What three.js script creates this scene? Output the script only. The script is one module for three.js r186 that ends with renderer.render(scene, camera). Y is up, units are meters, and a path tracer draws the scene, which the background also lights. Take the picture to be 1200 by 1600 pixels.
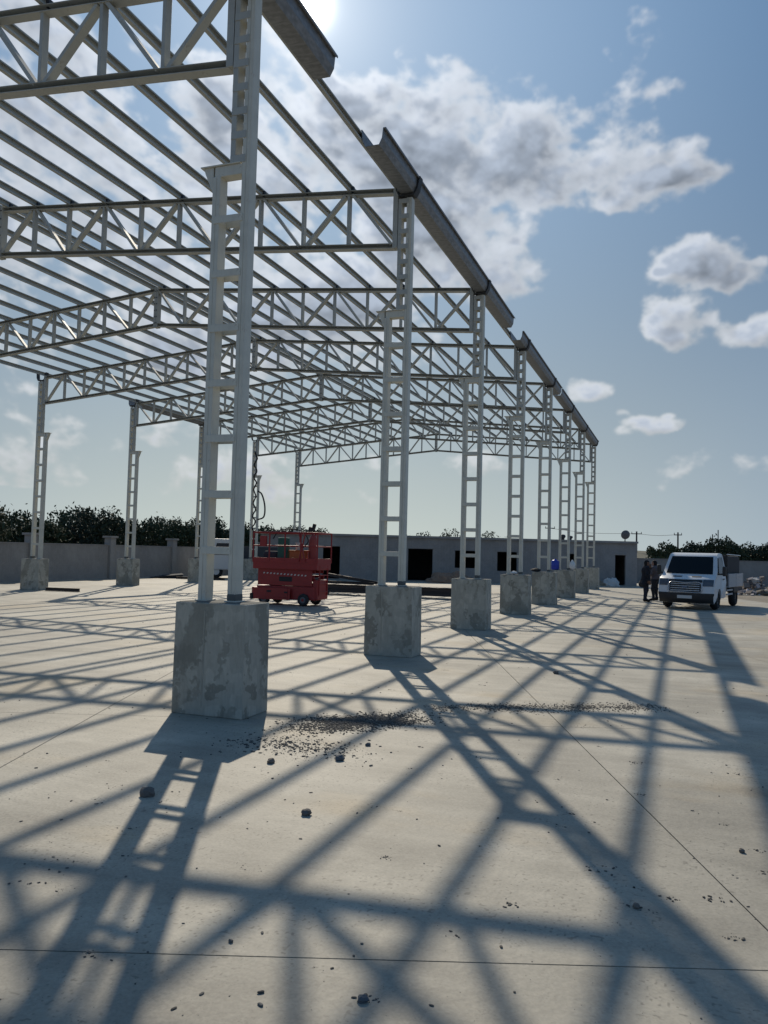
import * as THREE from 'three';
import { mergeGeometries } from 'three/addons/utils/BufferGeometryUtils.js';
import { RoundedBoxGeometry } from 'three/addons/geometries/RoundedBoxGeometry.js';
import { ImprovedNoise } from 'three/addons/math/ImprovedNoise.js';
import { MarchingCubes } from 'three/addons/objects/MarchingCubes.js';

// ---------------------------------------------------------------- camera, sky, sun, exposure
const scene = new THREE.Scene();
const camera = new THREE.PerspectiveCamera(65.16, 0.75, 0.05, 3000);
camera.position.set(4.4416, 1.76, 0);
camera.rotation.order = 'YXZ';
camera.rotation.set(0.0501, 0.3536, 0.0252);
const EXPOSURE = 0.78, SUN_I = 4.6, SKY_K = 1.0;
const renderer = new THREE.WebGLRenderer({ antialias: true });
renderer.toneMapping = THREE.LinearToneMapping;
renderer.toneMappingExposure = EXPOSURE;
renderer.shadowMap.enabled = true;
renderer.shadowMap.type = THREE.PCFSoftShadowMap;
const SUN = new THREE.Vector3(-0.3704, 0.5722, -0.7317).normalize();
const sun = new THREE.DirectionalLight(new THREE.Color().setRGB(1.0, 0.89, 0.72), SUN_I);
sun.position.copy(SUN).multiplyScalar(80).add(new THREE.Vector3(-5, 0, -25));
sun.target.position.set(-5, 0, -25);
sun.castShadow = true;
Object.assign(sun.shadow.camera, { left: -50, right: 50, top: 50, bottom: -50, near: 1, far: 220 });
sun.shadow.mapSize.set(4096, 4096);
sun.shadow.radius = 1.1;
scene.add(sun, sun.target);

const noise = new ImprovedNoise();
const sm = (a, b, x) => { const t = Math.min(1, Math.max(0, (x - a) / (b - a))); return t * t * (3 - 2 * t); };
const mixv = (a, b, t) => a + (b - a) * t;
function fbm(x, y, z, oct) { let s = 0, a = 0.5, f = 1; for (let i = 0; i < oct; i++) { s += a * noise.noise(x * f, y * f, z * f + i * 7.3); a *= 0.5; f *= 2.07; } return s; }

// blobs of cloud: azimuth (from -z towards +x), elevation, half widths in degrees, strength
const CLOUDS = [
  [-19, 26.8, 6.5, 4.4, 1.2], [-12, 26.6, 5.5, 3.6, 1.05], [-5.5, 26, 5, 2.2, .8], [0, 25.4, 2.6, 1.7, .9], [-17.5, 22.3, 5.5, 4, 1.1], [-13, 19.6, 3.2, 3, .95],
  [-24.5, 28, 4.5, 3.6, .95], [-28, 29.5, 3.2, 3.4, .8], [-34, 27.3, 3.6, 4.4, .95], [-30, 23, 5.5, 5, 1], [-43.5, 27, 6.5, 4.2, .95], [-47, 32, 4, 3.5, .8], [-37, 31.5, 2.5, 2, .6],
  [-38, 19.5, 7, 3.2, .8], [-33, 14.5, 9, 3.2, .75], [-47, 20, 5, 4, .8], [-26, 17, 7, 3.4, .85], [-20, 14.5, 5, 2, .55], [-42, 13, 6, 1.6, .5],
  [1.1, 19.5, 2.5, 1.5, .95], [3.7, 18.3, 1.4, .9, .75], [.3, 16, 2.2, 1.25, .95], [5, 15.3, 2, 1, .95], [-6, 11.7, 1.6, .75, .85], [-2.4, 9.2, 1.7, .65, .85],
  [-3.4, 31.2, 2.4, 1.8, .42], [-2, 30.2, 1, .7, .5], [-12.6, 6.8, 2.2, .7, .45], [-21, 7.2, 2.6, .9, .5], [-43, 7.5, 8, 2.4, .5], [-31, 5, 8, 1.6, .45], [3, 5.8, 4, 1, .42], [-42.5, 10.3, 2.2, 1.1, .5],
];
{ // ragged edges for the small clouds: lesser puffs around each
  let q = 17; const rq = () => { q = (q * 1664525 + 1013904223) >>> 0; return q / 4294967296; };
  for (const c of CLOUDS.slice()) if (c[2] < 3) for (let k = 0; k < 5; k++) CLOUDS.push([c[0] + (rq() - .5) * 2.4 * c[2], c[1] + (rq() - .4) * 1.9 * c[3], c[2] * (.25 + .3 * rq()), c[3] * (.3 + .35 * rq()), c[4] * (.55 + .4 * rq())]);
}
function skyColor(dx, dy, dz, out) {
  const el = Math.asin(Math.min(1, Math.max(-1, dy))) * 57.2958, az = Math.atan2(dx, -dz) * 57.2958;
  const cs = dx * SUN.x + dy * SUN.y + dz * SUN.z, ang = Math.acos(Math.min(1, Math.max(-1, cs))) * 57.2958;
  const e = Math.max(0, el);
  // clear air: pale at the horizon, blue above, deeper away from the sun and towards the zenith
  const h = Math.exp(-e / 12.5), deep = sm(8, 36, ang), hd = sm(20, 60, ang), zen = mixv(1, .72, sm(32, 75, e));
  let r = mixv((.27 - .19 * deep) * zen, .92 - .58 * hd, h), g = mixv((.46 - .24 * deep) * zen, .97 - .51 * hd, h), b = mixv((.74 - .28 * deep) * zen, .81 - .2 * hd, h);
  const back = mixv(1, .92, sm(45, 120, ang)); r *= back; g *= back; b *= back;
  // circumsolar glow of the hazy air
  const glow = .22 * Math.exp(-ang / 10) + .75 * Math.exp(-ang / 3.4) + 5 * Math.exp(-Math.pow(ang / 1.0, 2));
  r += glow * 1.0; g += glow * .95; b += glow * .84;
  if (el > -1) {
    const ca = Math.cos(el / 57.3);
    const wx0 = fbm(az * .09 + 3.1, el * .11, 4.2, 3), wy0 = fbm(az * .09, el * .11 + 9.7, 1.7, 3);
    const front = az > -62 && az < 22 && el < 42, away = Math.max(sm(10, 26, az), sm(-50, -64, az), sm(36, 46, el));
    const dens = (a2, e2, o) => {
      let d = 0;
      if (front) for (const c of CLOUDS) {
        const u = (a2 - c[0] + wx0 * 3) / c[2], v = (e2 - c[1] + wy0 * 2.4) / c[3], q = u * u + v * v;
        if (q < 2.4) d = Math.max(d, c[4] * (1 - q / 2.4));
      }
      if (away > 0) { const w = fbm(dx * 1.5 / (dy + .3) + 5, dz * 1.5 / (dy + .3), 3.3, 4); d = Math.max(d, away * sm(.05, .5, w) * .9); }
      if (d < .03) return -1;
      const x = a2 * ca * .2, y = e2 * .26;
      const n = fbm(x + wx0 * .7, y + wy0 * .7, 2.5, o) + .62 * fbm(x * 2.9 + wy0, y * 2.9, 7.7, Math.max(2, o - 2)), bil = 1 - 2.2 * Math.abs(fbm(x * 1.7 + 11, y * 1.7 + wx0, 6.6, Math.max(2, o - 2)));
      return d * 1.15 + n * 1.15 + (bil - .45) * .34 - .38;
    };
    const den = dens(az, el, 8);
    if (den > 0) {
      const a = sm(0, .75, den) * .92 * sm(-1, 4, el);
      // lit from behind: thin rims glow, thick bodies turn grey; relief from the side towards the sun
      const sx = -26.8 - az, sy = 34.9 - el, sl = Math.hypot(sx, sy) + 1e-6;
      const den2 = Math.max(-.2, dens(az + sx / sl * 1.3, el + sy / sl * 1.3, 5)), rel = Math.max(-.5, Math.min(.5, den - den2));
      const thick = sm(.22, 1.0, den), near = Math.exp(-ang / 14), far = sm(70, 120, ang);
      let L = mixv(.95 + .6 * near, .42 + .05 * near, thick) + rel * .42 - far * .05;
      const low = Math.exp(-e / 6); L = mixv(L, .60, low * .8);
      L = Math.max(.28, L);
      r = mixv(r, L * mixv(1.0, .93, thick), a); g = mixv(g, L * mixv(.99, 1.06, thick), a); b = mixv(b, L * mixv(.98, 1.27, thick), a);
    }
  }
  if (el < 0) { const k = sm(0, -4, el); r = mixv(r, .20, k); g = mixv(g, .18, k); b = mixv(b, .15, k); }
  out[0] = r * SKY_K; out[1] = g * SKY_K; out[2] = b * SKY_K;
}
{
  const W = 4096, H = 2048, data = new Float32Array(W * H * 4), c = [0, 0, 0];
  for (let j = 0; j < H; j++) {
    const th = ((j + .5) / H - .5) * Math.PI, y = Math.sin(th), cr = Math.cos(th);
    const low = th < -.03;
    for (let i = 0; i < W; i++) {
      const p = ((i + .5) / W - .5) * 2 * Math.PI, k = (j * W + i) * 4;
      if (low) { c[0] = .2 * SKY_K; c[1] = .18 * SKY_K; c[2] = .15 * SKY_K; } else {
        const x = Math.cos(p) * cr, z = Math.sin(p) * cr;
        const a = Math.atan2(x, -z) * 57.3;
        if ((a > -70 && a < 30 && th < .75) || (i % 4 === 0 && j % 4 === 0)) skyColor(x, y, z, c);
        else { const q = ((j - j % 4) * W + (i - i % 4)) * 4; c[0] = data[q]; c[1] = data[q + 1]; c[2] = data[q + 2]; }
      }
      data[k] = c[0]; data[k + 1] = c[1]; data[k + 2] = c[2]; data[k + 3] = 1;
    }
  }
  const sky = new THREE.DataTexture(data, W, H, THREE.RGBAFormat, THREE.FloatType);
  sky.mapping = THREE.EquirectangularReflectionMapping; sky.magFilter = THREE.LinearFilter; sky.minFilter = THREE.LinearFilter; sky.needsUpdate = true;
  scene.background = sky; scene.environment = sky;
}

// ---------------------------------------------------------------- helpers
let seed = 7;
const rnd = () => { seed = (seed * 1664525 + 1013904223) >>> 0; return seed / 4294967296; };
const rr = (a, b) => a + (b - a) * rnd();
const gauss = () => (rnd() + rnd() + rnd() + rnd() - 2) * 1.0;
const taken = {};
const numbered = (n) => { const k = taken[n] = (taken[n] ?? -1) + 1; return k ? n + '_' + String(k).padStart(3, '0') : n; };
function add(o, parent) { o.traverse?.((m) => { if (m.isMesh) { m.castShadow = true; m.receiveShadow = true; } }); parent.add(o); return o; }
function thing(name, label, category, [x, y, z] = [0, 0, 0], turn = 0, group) {
  const o = new THREE.Group(); o.name = numbered(name); o.position.set(x, y, z); o.rotation.y = turn; o.userData = { label, category }; if (group) o.userData.group = group;
  scene.add(o); return o;
}
function part(name, geo, mat, parent, pos, rot, scale) {
  const m = new THREE.Mesh(geo, mat); m.name = name; m.castShadow = m.receiveShadow = true;
  if (pos) m.position.set(...pos); if (rot) m.rotation.set(...rot); if (scale) m.scale.set(...scale);
  parent.add(m); return m;
}
function single(name, label, category, geo, mat, pos, turn = 0, group) {
  const m = part(numbered(name), geo, mat, scene, pos); m.rotation.y = turn; m.userData = { label, category }; if (group) m.userData.group = group; return m;
}
function struct(name, geo, mat, pos) { const m = part(name, geo, mat, scene, pos); m.userData.kind = 'structure'; return m; }
function copy(o, label) { const c = o.clone(); c.name = numbered(o.name.replace(/_\d{3}$/, '')); c.userData = { ...o.userData, label }; scene.add(c); return c; }
const box = (w, h, d, x = 0, y = 0, z = 0) => new THREE.BoxGeometry(w, h, d).translate(x, y, z);
const rbox = (w, h, d, r = .01, x = 0, y = 0, z = 0, s = 1) => { const g = new RoundedBoxGeometry(w, h, d, s, Math.min(r, w / 2.01, h / 2.01, d / 2.01)); g.translate(x, y, z); return g; };
const merge = (...g) => mergeGeometries(g.flat().map((q) => { const t = q.index ? q.toNonIndexed() : q; for (const k of Object.keys(t.attributes)) if (!['position', 'normal', 'uv'].includes(k)) t.deleteAttribute(k); return t; }));
const cyl = (r, h, n = 12, r2 = r) => new THREE.CylinderGeometry(r2, r, h, n);
function rod(a, b, r, n = 6) { const A = new THREE.Vector3(...a), B = new THREE.Vector3(...b), d = B.clone().sub(A), g = new THREE.CylinderGeometry(r, r, d.length(), n); g.applyQuaternion(new THREE.Quaternion().setFromUnitVectors(new THREE.Vector3(0, 1, 0), d.clone().normalize())); const c = A.add(B).multiplyScalar(.5); g.translate(c.x, c.y, c.z); return g; }
const tube = (pts, r, n = 24, k = 6) => new THREE.TubeGeometry(new THREE.CatmullRomCurve3(pts.map((p) => new THREE.Vector3(...p))), n, r, k);
const extrude = (pts, depth) => { const s = new THREE.Shape(pts.map((p) => new THREE.Vector2(...p))); return new THREE.ExtrudeGeometry(s, { depth, bevelEnabled: false }); };
const ORD = ['first', 'second', 'third', 'fourth', 'fifth', 'sixth', 'seventh', 'eighth', 'ninth', 'tenth', 'eleventh', 'twelfth'];

// ---------------------------------------------------------------- textures and materials
function vnoise(period, s) { // tileable value noise with its own table
  const t = new Float32Array(period * period); let q = s * 7919 + 13; for (let i = 0; i < t.length; i++) { q = (q * 1664525 + 1013904223) >>> 0; t[i] = q / 4294967296; }
  return (u, v) => { u *= period; v *= period; const x = Math.floor(u), y = Math.floor(v); let fx = u - x, fy = v - y; fx = fx * fx * (3 - 2 * fx); fy = fy * fy * (3 - 2 * fy);
    const X = ((x % period) + period) % period, Y = ((y % period) + period) % period, X1 = (X + 1) % period, Y1 = (Y + 1) % period;
    return (t[Y * period + X] * (1 - fx) + t[Y * period + X1] * fx) * (1 - fy) + (t[Y1 * period + X] * (1 - fx) + t[Y1 * period + X1] * fx) * fy; };
}
function texture(n, f, srgb = true) {
  const d = new Uint8Array(n * n * 4), c = [0, 0, 0];
  for (let j = 0; j < n; j++) for (let i = 0; i < n; i++) { f((i + .5) / n, (j + .5) / n, c); const k = (j * n + i) * 4; for (let q = 0; q < 3; q++) d[k + q] = Math.max(0, Math.min(255, 255 * (srgb ? Math.pow(Math.max(0, c[q]), 1 / 2.2) : c[q]))); d[k + 3] = 255; }
  const t = new THREE.DataTexture(d, n, n); t.wrapS = t.wrapT = THREE.RepeatWrapping; t.magFilter = THREE.LinearFilter; t.minFilter = THREE.LinearMipmapLinearFilter; t.generateMipmaps = true; if (srgb) t.colorSpace = THREE.SRGBColorSpace; t.needsUpdate = true; return t;
}
const N = [2, 5, 9, 17, 33, 65, 129, 257, 400].map((p, i) => vnoise(p, i + 3));
const oct = (u, v, a, b) => { let s = 0, w = 0, k = 1; for (let i = a; i <= b; i++) { s += N[i](u, v) * k; w += k; k *= .62; } return s / w; };
const mat = (r, g, b, rough = .7, extra = {}) => { const m = new THREE.MeshStandardMaterial({ roughness: rough, ...extra }); m.color.setRGB(r, g, b); return m; };

// slab: trowelled grey-beige concrete, dusty, with brown soil streaks
const SLAB_M = 9.7;
const slabMap = texture(2048, (u, v, c) => {
  const big = oct(u, v, 1, 4), mid = oct(u, v, 3, 6), fine = N[7](u * 3, v * 3) * .5 + N[8](u * 4, v * 4) * .5;
  const sweep = N[2](u + big * .12, v * 6) * .6 + N[4](u, v * 5 + big * .2) * .4; // float marks
  let k = .325 + .15 * (big - .5) + .15 * (mid - .5) + .11 * (fine - .5) + .10 * (sweep - .5);
  const soil = sm(.56, .78, oct(u + .3, v * 2 + big * .1, 1, 5)), pale = sm(.58, .74, oct(u + .4, v + .2, 3, 6));
  const speck = sm(.80, .90, N[7](u * 2.3, v * 2.3)) * sm(.45, .6, mid);
  k *= 1 + .12 * pale - .38 * speck - .22 * sm(.86, .95, N[8](u * 5 + .3, v * 5));
  c[0] = k * (1.0 + .05 * soil); c[1] = k * (.93 - .035 * soil); c[2] = k * (.765 - .12 * soil);
});
const slabBump = texture(1024, (u, v, c) => { c[0] = c[1] = c[2] = .35 * oct(u, v, 4, 6) + .4 * N[7](u * 2, v * 2) + .25 * N[8](u * 3, v * 3); }, false);
const slabMat = new THREE.MeshStandardMaterial({ map: slabMap, bumpMap: slabBump, bumpScale: .0028, roughness: .72, vertexColors: true });
const earthMap = texture(512, (u, v, c) => { const a = oct(u, v, 1, 6), f = N[7](u, v), k = .17 + .14 * (a - .5) + .10 * (f - .5); c[0] = k * 1.12; c[1] = k * .95; c[2] = k * .72; });
earthMap.repeat.set(160, 160);
const earthMat = new THREE.MeshStandardMaterial({ map: earthMap, roughness: .95 });
// pedestal concrete: cast grey with damp and cement-wash patches
function pedMap(s) {
  const o1 = s * .37, o2 = s * .61;
  const big = vnoise(5, s * 11 + 1), mid = vnoise(11, s * 13 + 2), bl = vnoise(4, s * 17 + 5);
  return texture(512, (u, v, c) => {
    const w = oct(u + o1, v + o2, 3, 5) - .5, g = oct(u + o2, v + o1, 4, 7);
    const streak = N[5](u * 1.5 + o1, v * .25 + o2);
    const e1 = big(u + w * .25, v * .9 + w * .3), e2 = mid(u + w * .15, v * .55 + w * .2), e3 = bl(u * 1.3 + w * .4, v + w * .2);
    const damp = Math.min(1, sm(.62, .76, e1) * .8 + sm(.70, .84, e2) * .7 + sm(.70, .82, e3));
    let k = .42 + .07 * (g - .5) + .05 * (streak - .5) + .10 * (oct(u + o1, v, 1, 3) - .5);
    k *= 1 - .36 * damp;
    const ch = sm(.62, .7, N[3](u + o2, v * .6 + o1)) * (1 - damp);
    k *= 1 + .14 * ch;
    c[0] = k * 1.0; c[1] = k * .955; c[2] = k * (.80 - .02 * damp);
  });
}
const pedMats = [1, 2, 3, 4, 5].map((s) => { const m = new THREE.MeshStandardMaterial({ map: pedMap(s), roughness: .9, bumpMap: slabBump, bumpScale: .004 }); return m; });
// steel paint: off-white primer coat with dust, drips and scuffs
const paintMap = texture(512, (u, v, c) => { const a = oct(u, v, 2, 6), st = N[6](u * 2, .3) * .6 + N[3](u, v) * .4, r = sm(.73, .8, oct(u + .2, v + .6, 3, 7)) * .5; let k = .60 + .12 * (a - .5) + .07 * (st - .5); c[0] = mixv(k, .40, r); c[1] = mixv(k * .965, .34, r); c[2] = mixv(k * .82, .27, r); });
const steel = new THREE.MeshStandardMaterial({ map: paintMap, roughness: .5 });
const steel2 = new THREE.MeshStandardMaterial({ map: paintMap, roughness: .55 }); steel2.color.setRGB(.70, .73, .78);
const darkSteel = mat(.035, .037, .04, .6), rawSteel = mat(.06, .05, .045, .65, { metalness: .3 }), galv = new THREE.MeshStandardMaterial({ map: texture(256, (u, v, c) => { const k = .23 + .09 * (oct(u, v, 4, 7) - .5) + .1 * (N[3](u, v * 3) - .5); c[0] = k * .97; c[1] = k; c[2] = k * 1.03; }), roughness: .5, metalness: .3 });
const cement = mat(.13, .13, .12, .95), boltMat = mat(.05, .05, .05, .5);
const wallMap = texture(512, (u, v, c) => { const a = oct(u, v, 1, 5), f = oct(u, v, 5, 7), st = N[5](u * 2, .3) * .6 + N[3](u, v) * .4; const k = .30 + .09 * (a - .5) + .06 * (f - .5) + .05 * (st - .5); c[0] = k * 1.02; c[1] = k * .97; c[2] = k * .9; });
const wallMat = new THREE.MeshStandardMaterial({ map: wallMap, roughness: .92 });
const bldMat = new THREE.MeshStandardMaterial({ map: wallMap, roughness: .92 }); bldMat.color.setRGB(.92, .96, 1.02);
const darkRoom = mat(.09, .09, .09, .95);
function uvMetres(g, s = 1) { // planar uv in metres by the dominant normal
  const p = g.attributes.position, n = g.attributes.normal, uv = new Float32Array(p.count * 2);
  for (let i = 0; i < p.count; i++) { const ax = Math.abs(n.getX(i)), ay = Math.abs(n.getY(i)), az = Math.abs(n.getZ(i)); let u, v; if (ay > ax && ay > az) { u = p.getX(i); v = p.getZ(i); } else if (ax > az) { u = p.getZ(i); v = p.getY(i); } else { u = p.getX(i); v = p.getY(i); } uv[2 * i] = u * s; uv[2 * i + 1] = v * s; }
  g.setAttribute('uv', new THREE.BufferAttribute(uv, 2)); return g;
}

// ---------------------------------------------------------------- ground
{
  const g = new THREE.PlaneGeometry(2400, 2400).rotateX(-Math.PI / 2);
  struct('ground', g, earthMat, [0, -.03, 0]);
  const yard = new THREE.Group(); yard.name = 'concrete_yard'; yard.userData.kind = 'structure'; scene.add(yard);
  const TURN = 20 * Math.PI / 180, P = 4.85, ux = [Math.cos(TURN), -Math.sin(TURN)], uz = [Math.sin(TURN), Math.cos(TURN)];
  // one corner of the joints: where the two saw cuts nearest the camera meet
  const cx = 4.98, cz = -3.98;
  for (let i = -12; i <= 9; i++) for (let j = -15; j <= 8; j++) {
    const mx = cx + ux[0] * (i + .5) * P + uz[0] * (j + .5) * P, mz = cz + ux[1] * (i + .5) * P + uz[1] * (j + .5) * P;
    if (mx < -25.5 || mx > 32 || mz < -62 || mz > 26) continue;
    if (mx > 7.5 && mz < -36) continue; // earth and rubble beyond the van
    const dist = Math.hypot(mx - 4.4, mz), n = dist < 11.5 ? 72 : dist < 16 ? 30 : dist < 26 ? 12 : 4;
    const geo = new THREE.BoxGeometry(P - .009, .12, P - .009, n, 1, n);
    const p = geo.attributes.position, uv = geo.attributes.uv, col = new Float32Array(p.count * 3), tone = 1 + rr(-.035, .035);
    for (let k = 0; k < p.count; k++) {
      const lx = p.getX(k), lz = p.getZ(k), x = mx + ux[0] * lx + uz[0] * lz, z = mz + ux[1] * lx + uz[1] * lz;
      uv.setXY(k, x / SLAB_M, z / SLAB_M);
      const a = fbm(x * .16, z * .16, 1.2, 5), s = sm(.12, .42, fbm(x * .28 + 20, z * .75, 5.1, 4)), w = sm(.1, .35, fbm(x * .5, z * .5, 9.4, 4));
      const ex = x - 1.35, ez = z + 7.85, al = (ex * .68 - ez * .73) / 1.05, ac = (ex * .73 + ez * .68) / .42;
      const bx = x - 2.0, bz = z + 9.0, bl = bx * .886 - bz * .464, bc = (bx * .464 + bz * .886) / .16;
      const fine = fbm(x * 2.2, z * 2.2, 2.2, 5);
      const dirt = sm(-.05, .5, Math.max(1 - al * al - ac * ac, bl > -.3 && bl < 2.5 ? .55 - bc * bc : -1) + fine * 1.5 - .25) * sm(-.25, .25, fbm(x * 6, z * 6, 4, 3) + .05);
      const t = tone * (1 + .30 * a) * (1 + .08 * w) * (1 - .62 * dirt);
      col[3 * k] = t * (1 - .03 * s); col[3 * k + 1] = t * (1 - .085 * s); col[3 * k + 2] = t * (1 - .17 * s);
    }
    geo.setAttribute('color', new THREE.BufferAttribute(col, 3));
    part('concrete_panel', geo, slabMat, yard, [mx, -.06, mz], [0, TURN, 0]);
  }
}

// ---------------------------------------------------------------- steel hall
const Z1 = -7.591, BAY = 5.55, WID = 18.87, HP = 1.178, TOP = 8.003, zf = (i) => Z1 - (i - 1) * BAY;
{
  // pedestals
  const pg = new RoundedBoxGeometry(.854, HP, .534, 2, .012);
  pg.translate(0, HP / 2, 0);
  { const p = pg.attributes.position; for (let i = 0; i < p.count; i++) { const t = p.getY(i) / HP; p.setX(i, p.getX(i) * (1.012 - .02 * t) + .004 * Math.sin(p.getY(i) * 9)); p.setZ(i, p.getZ(i) * (1.012 - .02 * t)); } pg.computeVertexNormals(); }
  uvMetres(pg, .78);
  const seam = rbox(.02, HP * .86, .012, .004), capg = rbox(.80, .012, .48, .004);
  const rowR = 'concrete pedestals of the right-hand column row', rowL = 'concrete pedestals of the left-hand column row';
  const ordR = ['nearest and largest concrete pedestal, its face blotched with dark damp patches', ...ORD.slice(1, 7).map((o) => `concrete pedestal under the ${o} column of the right-hand row`), 'farthest concrete pedestal of the right-hand row'];
  for (let i = 1; i <= 8; i++) {
    const t = thing('concrete_pedestal', ordR[i - 1], 'pedestal', [-.188, 0, zf(i)], 0, rowR);
    const g = pg.clone(), uv = g.attributes.uv; for (let k = 0; k < uv.count; k++) uv.setXY(k, .5 + uv.getX(k) * (i % 2 ? 1 : -1), .03 + uv.getY(k));
    part('body', g, pedMats[(i * 2 + 3) % 5], t);
    part('form_seam', seam, pedMats[(i * 2 + 3) % 5], t, [i === 1 ? -.06 : -.12, HP * .5, .265]);
    part('mortar_bed', capg, cement, t, [0, HP - .001, 0]);
  }
  for (let i = 1; i <= 8; i++) {
    const t = thing('concrete_pedestal', `concrete pedestal under the ${ORD[i - 1]} column of the left-hand row, counted from the front`, 'pedestal', [-WID + .188, 0, zf(i)], 0, rowL);
    const g = pg.clone(), uv = g.attributes.uv; for (let k = 0; k < uv.count; k++) uv.setXY(k, .5 + uv.getX(k) * (i % 2 ? -1 : 1), .03 + uv.getY(k));
    part('body', g, pedMats[(i + 1) % 5], t);
    part('form_seam', seam, pedMats[(i + 1) % 5], t, [.1, HP * .5, .265]);
    part('mortar_bed', capg, cement, t, [0, HP - .001, 0]);
  }
  // columns
  const leg = (h) => { const g = merge(rbox(.0485, h, .155, .006, -.0248, h / 2, 0), rbox(.0485, h, .155, .006, .0248, h / 2, 0)); return uvMetres(g, .7); };
  const HL = TOP - HP, YC = 4.83, outer = leg(HL), inner = leg(4.70), chan = uvMetres(rbox(.065, HL - YC - .015, .155, .006, 0, (HL - YC - .015) / 2, 0), .7);
  const batL = uvMetres(rbox(.37, .082, .008, .003), .7), batU = uvMetres(rbox(.19, .085, .008, .003), .7);
  const beam = uvMetres(rbox(.345, .12, .14, .006), .7), plate = uvMetres(rbox(.50, .014, .18, .003), .7), foot = rbox(.14, .016, .2, .003), grout = rbox(.112, .085, .17, .02);
  const tri = (s) => uvMetres(extrude(s > 0 ? [[0, 0], [-.125, 0], [-.105, -.06], [0, -.30]] : [[0, 0], [0, -.30], [.105, -.06], [.125, 0]], .13).translate(0, 0, -.065), .7);
  const cradle = (() => { // dark U-shaped gutter hanger
    const o = [[-.215, .32], [-.20, .11], [-.14, 0], [.14, 0], [.20, .11], [.245, .32], [.228, .32], [.182, .115], [.122, .03], [-.122, .03], [-.182, .115], [-.197, .32]];
    return extrude(o, .16).translate(0, 0, -.08);
  })();
  const makeCol = (s, label, group) => {
    const t = thing('steel_column', label, 'column', [0, HP, 0], 0, group);
    part('outer_leg', outer, steel, t, [-.051 * s, .012, 0]);
    part('inner_leg', inner, steel, t, [-.418 * s, .012, 0]);
    part('upper_channel', chan, steel2, t, [-.222 * s, YC + .015, 0]);
    part('corbel_beam', beam, steel, t, [-.275 * s, YC - .062, 0]);
    part('corbel_plate', plate, steel, t, [-.375 * s, YC + .006, 0]);
    part('corbel_bracket', tri(s), steel, t, [-.468 * s, YC - .002, 0]);
    for (let k = 0; k < 7; k++) for (const z of [-1, 1]) part('batten', batL, steel, t, [-.255 * s, .555 + .61 * k, z * .0815]);
    for (let k = 0; k < 8; k++) for (const z of [-1, 1]) part('batten', batU, steel2, t, [-.155 * s, HL - .045 - .272 * k, z * .0815]);
    part('foot_plate', foot, steel, t, [-.051 * s, .014, 0]); part('foot_plate', foot, steel, t, [-.418 * s, .014, 0]);
    part('grout', grout, cement, t, [-.051 * s, .055, 0]);
    const br = part('gutter_bracket', cradle, darkSteel, t, [-.105 * s, HL + .045, 0]);
    part('bracket_stub', box(.05, .05, .05), darkSteel, br, [-.09 * s, -.022, 0]);
    return t;
  };
  const labR = ['tall white steel column on the nearest pedestal, largest in view', ...ORD.slice(1, 7).map((o) => `white ladder-like steel column, ${o} of the right-hand row from the camera`), 'white ladder-like steel column at the far end of the right-hand row'];
  const protoR = makeCol(1, labR[0], 'steel columns of the right-hand row'); protoR.position.z = zf(1);
  for (let i = 2; i <= 8; i++) copy(protoR, labR[i - 1]).position.z = zf(i);
  const labL = (i) => `white ladder-like steel column, ${ORD[i - 1]} of the left-hand row counted from the front`;
  const protoL = makeCol(-1, labL(1), 'steel columns of the left-hand row'); protoL.position.set(-WID, HP, zf(1));
  for (let i = 2; i <= 8; i++) copy(protoL, labL(i)).position.set(-WID, HP, zf(i));

  // trusses: parallel chords rising to a bolted ridge splice; web pattern alternates from frame to frame
  const HALF = WID / 2 - .31, YE = 8.215, YA = 9.035, DEP = 1.085, CH = .09, dx = HALF / 10, slope = (YA - YE) / HALF;
  const topY = (x) => YA - Math.abs(x) * slope; // top of the top chord
  const clen = Math.hypot(HALF, YA - YE), ang = Math.atan2(YA - YE, HALF);
  const chanProf = [[-.045, -.07], [.045, -.07], [.045, .07], [.036, .07], [.036, -.058], [-.036, -.058], [-.036, .07], [-.045, .07]]; // (y, z)
  const chord = uvMetres(extrude(chanProf.map(([y, z]) => [z, y]), clen).translate(0, 0, -clen / 2).rotateY(-Math.PI / 2), .5);
  chord.computeVertexNormals();
  const web = uvMetres(rbox(1, .052, .115, .004), .5), webV = uvMetres(rbox(.05, 1, .11, .004), .5), endV = uvMetres(rbox(.09, DEP - .01, .15, .005), .5);
  const splice = uvMetres(rbox(.062, DEP + .06, .17, .005), .5), bolt = cyl(.016, .02, 6).rotateX(Math.PI / 2), cleat = box(.05, .10, .06);
  const labT = ['nearest lattice roof truss, crossing the top left corner', ...ORD.slice(1, 7).map((o) => `white lattice roof truss, ${o} from the camera`), 'farthest white lattice roof truss, at the end of the hall'];
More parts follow.
